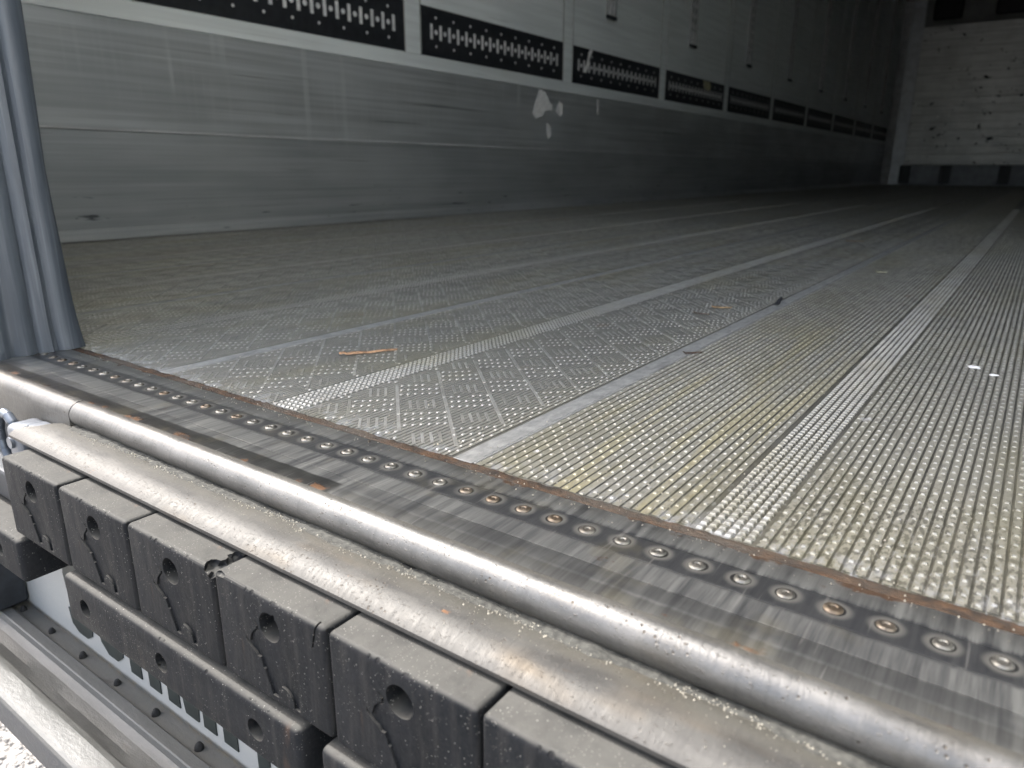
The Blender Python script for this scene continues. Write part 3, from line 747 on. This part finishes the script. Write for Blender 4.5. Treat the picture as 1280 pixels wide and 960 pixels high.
# ------------------------------------------------------------------ loose bits
def chip_mesh(n, L, W, T, seed):
    bm = new(); rings = []
    for i in range(n + 1):
        t = i / n; x = (t - .5) * L; wd = W * (.65 + .35 * mnoise.noise(Vector((t * 5, seed, 0)))) * (1 - .55 * t ** 3) ; c = W * .35 * mnoise.noise(Vector((t * 2.5, seed, 9)))
        lift = .0025 * L / .06 * abs(mnoise.noise(Vector((t * 2, seed, 4)))) + (.002 if t < .08 else 0)
        rings.append([bm.verts.new((x, c - wd, lift)), bm.verts.new((x, c + wd * .9, lift + .0003)), bm.verts.new((x + .001, c + wd * .7, lift + T)), bm.verts.new((x, c - wd * .6, lift + T * 1.2))])
    for a, b in zip(rings, rings[1:]):
        for k in range(4): bm.faces.new((a[k], a[(k + 1) % 4], b[(k + 1) % 4], b[k]))
    bm.faces.new(rings[0]); bm.faces.new(rings[-1]); return bm
o = bmo('wood_splinter', chip_mesh(16, .066, .0048, .0016, 2.), WOOD); o.location = (-.594, .551, .0009); o.rotation_euler.z = R(60)
tag(o, 'orange brown splinter of wood lying on the ribbed floor left of centre', 'splinter')
def flake(loc, rot, L, W, mat, seed, label, cat='debris'):
    o = bmo('debris_flake', chip_mesh(8, L, W, .0012, seed), mat); o.location = loc; o.rotation_euler.z = R(rot); tag(o, label, cat)
flake((-.378, 1.000, .0008), 8, .024, .0022, BROWN, 5., 'thin dark brown flake on the floor beside a tan stain')
flake((-.372, 1.065, .0008), 30, .030, .0060, TAN, 7., 'broad tan flake lying beyond the thin dark one')
flake((-.297, .768, .0008), 50, .024, .0025, BROWN, 9., 'small dark flake beside the plain grey floor joint')
flake((-.318, 1.175, .0006), 100, .085, .006, m_plain('black_tape', (.04, .042, .05), .5), 11., 'dark scrap stuck lengthwise on the grey floor joint')
flake((-.250, 1.654, .0008), 20, .022, .005, YPAPER, 13., 'pale crumb on the floor towards the front wall')
flake((-.440, 2.362, .0008), 10, .050, .012, TAN, 15., 'tan leaf scrap farthest along the floor')
# small white lumps
def lump(loc, r, label, seed):
    bm = new(); bmesh.ops.create_icosphere(bm, subdivisions=2, radius=r, matrix=Matrix.Diagonal((1.3, .9, .35, 1)))
    for v in bm.verts: v.co *= 1 + .5 * mnoise.noise(v.co * 300 + Vector((seed, 0, 0)))
    o = bmo('paint_crumb', bm, PAPER); o.location = loc; tag(o, label, 'crumb')
lump((-.032, .888, .001), .0048, 'larger white crumb on the ribs right of the beaded strip', 1)
lump((-.0125, .864, .001), .0032, 'smaller white crumb just right of the larger one', 4)
# grit caught along the groove and on the ledge
GV, GF = [], []
def grain(x, y, z, r):
    o = len(GV); a = random.random() * 3; c_, s_ = math.cos(a) * r, math.sin(a) * r
    GV.extend([(x + c_, y + s_, z - r * .5), (x - s_, y + c_, z - r * .5), (x - c_, y - s_, z - r * .5), (x + s_, y - c_, z - r * .5), (x + random.uniform(-.4, .4) * r, y, z + r * .8), (x + r * .4, y + r * .3, z + r * .6)])
    GF.extend([(o, o + 1, o + 5), (o + 1, o + 4, o + 5), (o + 1, o + 2, o + 4), (o + 2, o + 3, o + 4), (o + 3, o + 5, o + 4), (o + 3, o, o + 5)])
def lz(y): 
    for (a, b) in zip(lp[:8], lp[1:9]):
        if b[0] <= y <= a[0]: return b[1] + (a[1] - b[1]) * (y - b[0]) / (a[0] - b[0])
    return lp[0][1]
for i in range(1500):
    x = random.uniform(-.66, .05)
    if mnoise.noise(Vector((x * 22, 0, 3))) < -.25: continue
    y = .2655 - abs(random.gauss(0, .0045))
    if y < .235: continue
    grain(x, y, lz(min(y, .2619)) + .0003, random.choice((.0003, .0004, .0005, .0008)))
for i in range(300):
    x = random.uniform(-.70, .05); y = random.uniform(.229, .258); grain(x, y, lz(y) + .0002, random.uniform(.00015, .0003))
for i in range(700):
    x = random.uniform(-.9, .1); y = .374 + random.expovariate(1 / .035) if i < 350 else random.uniform(.38, 1.6)
    if y < 1.8: grain(x, y, random.uniform(.0001, .0004), random.choice((.0004, .0005, .0007, .0009)))
for i in range(260):
    grain(random.uniform(-.85, .1), random.gauss(.357, .004), .0008, random.choice((.0003, .0004, .0006)))
tag(raw('grit', GV, GF, GRITM), 'sandy grit caught in the sill groove and scattered along the floor edge', 'grit', kind='stuff')
# packed dirt in the bottom of the groove
bm = new(); rows = []
for i in range(601):
    x = -.668 + (X1s + .668) * i / 600; row = []
    for j, y in enumerate((.2535, .257, .2605, .264, .2675)):
        z = lz(min(y, .2619)) + (.0012 * mnoise.noise(Vector((x * 90, y * 300, 2))) + .0013 * mnoise.noise(Vector((x * 17, y * 60, 2)))) * (.5 + j * .2) + (-.0008, -.0003, .0003, .0009, .0014)[j]
        row.append(bm.verts.new((x, y, z)))
    rows.append(row)
for a, b in zip(rows, rows[1:]):
    for j in range(4): bm.faces.new((a[j], a[j + 1], b[j + 1], b[j]))
tag(bmo('groove_dirt', bm, DIRT, None, 60), 'dark dirt packed in the groove under the nosing', 'dirt', kind='stuff')
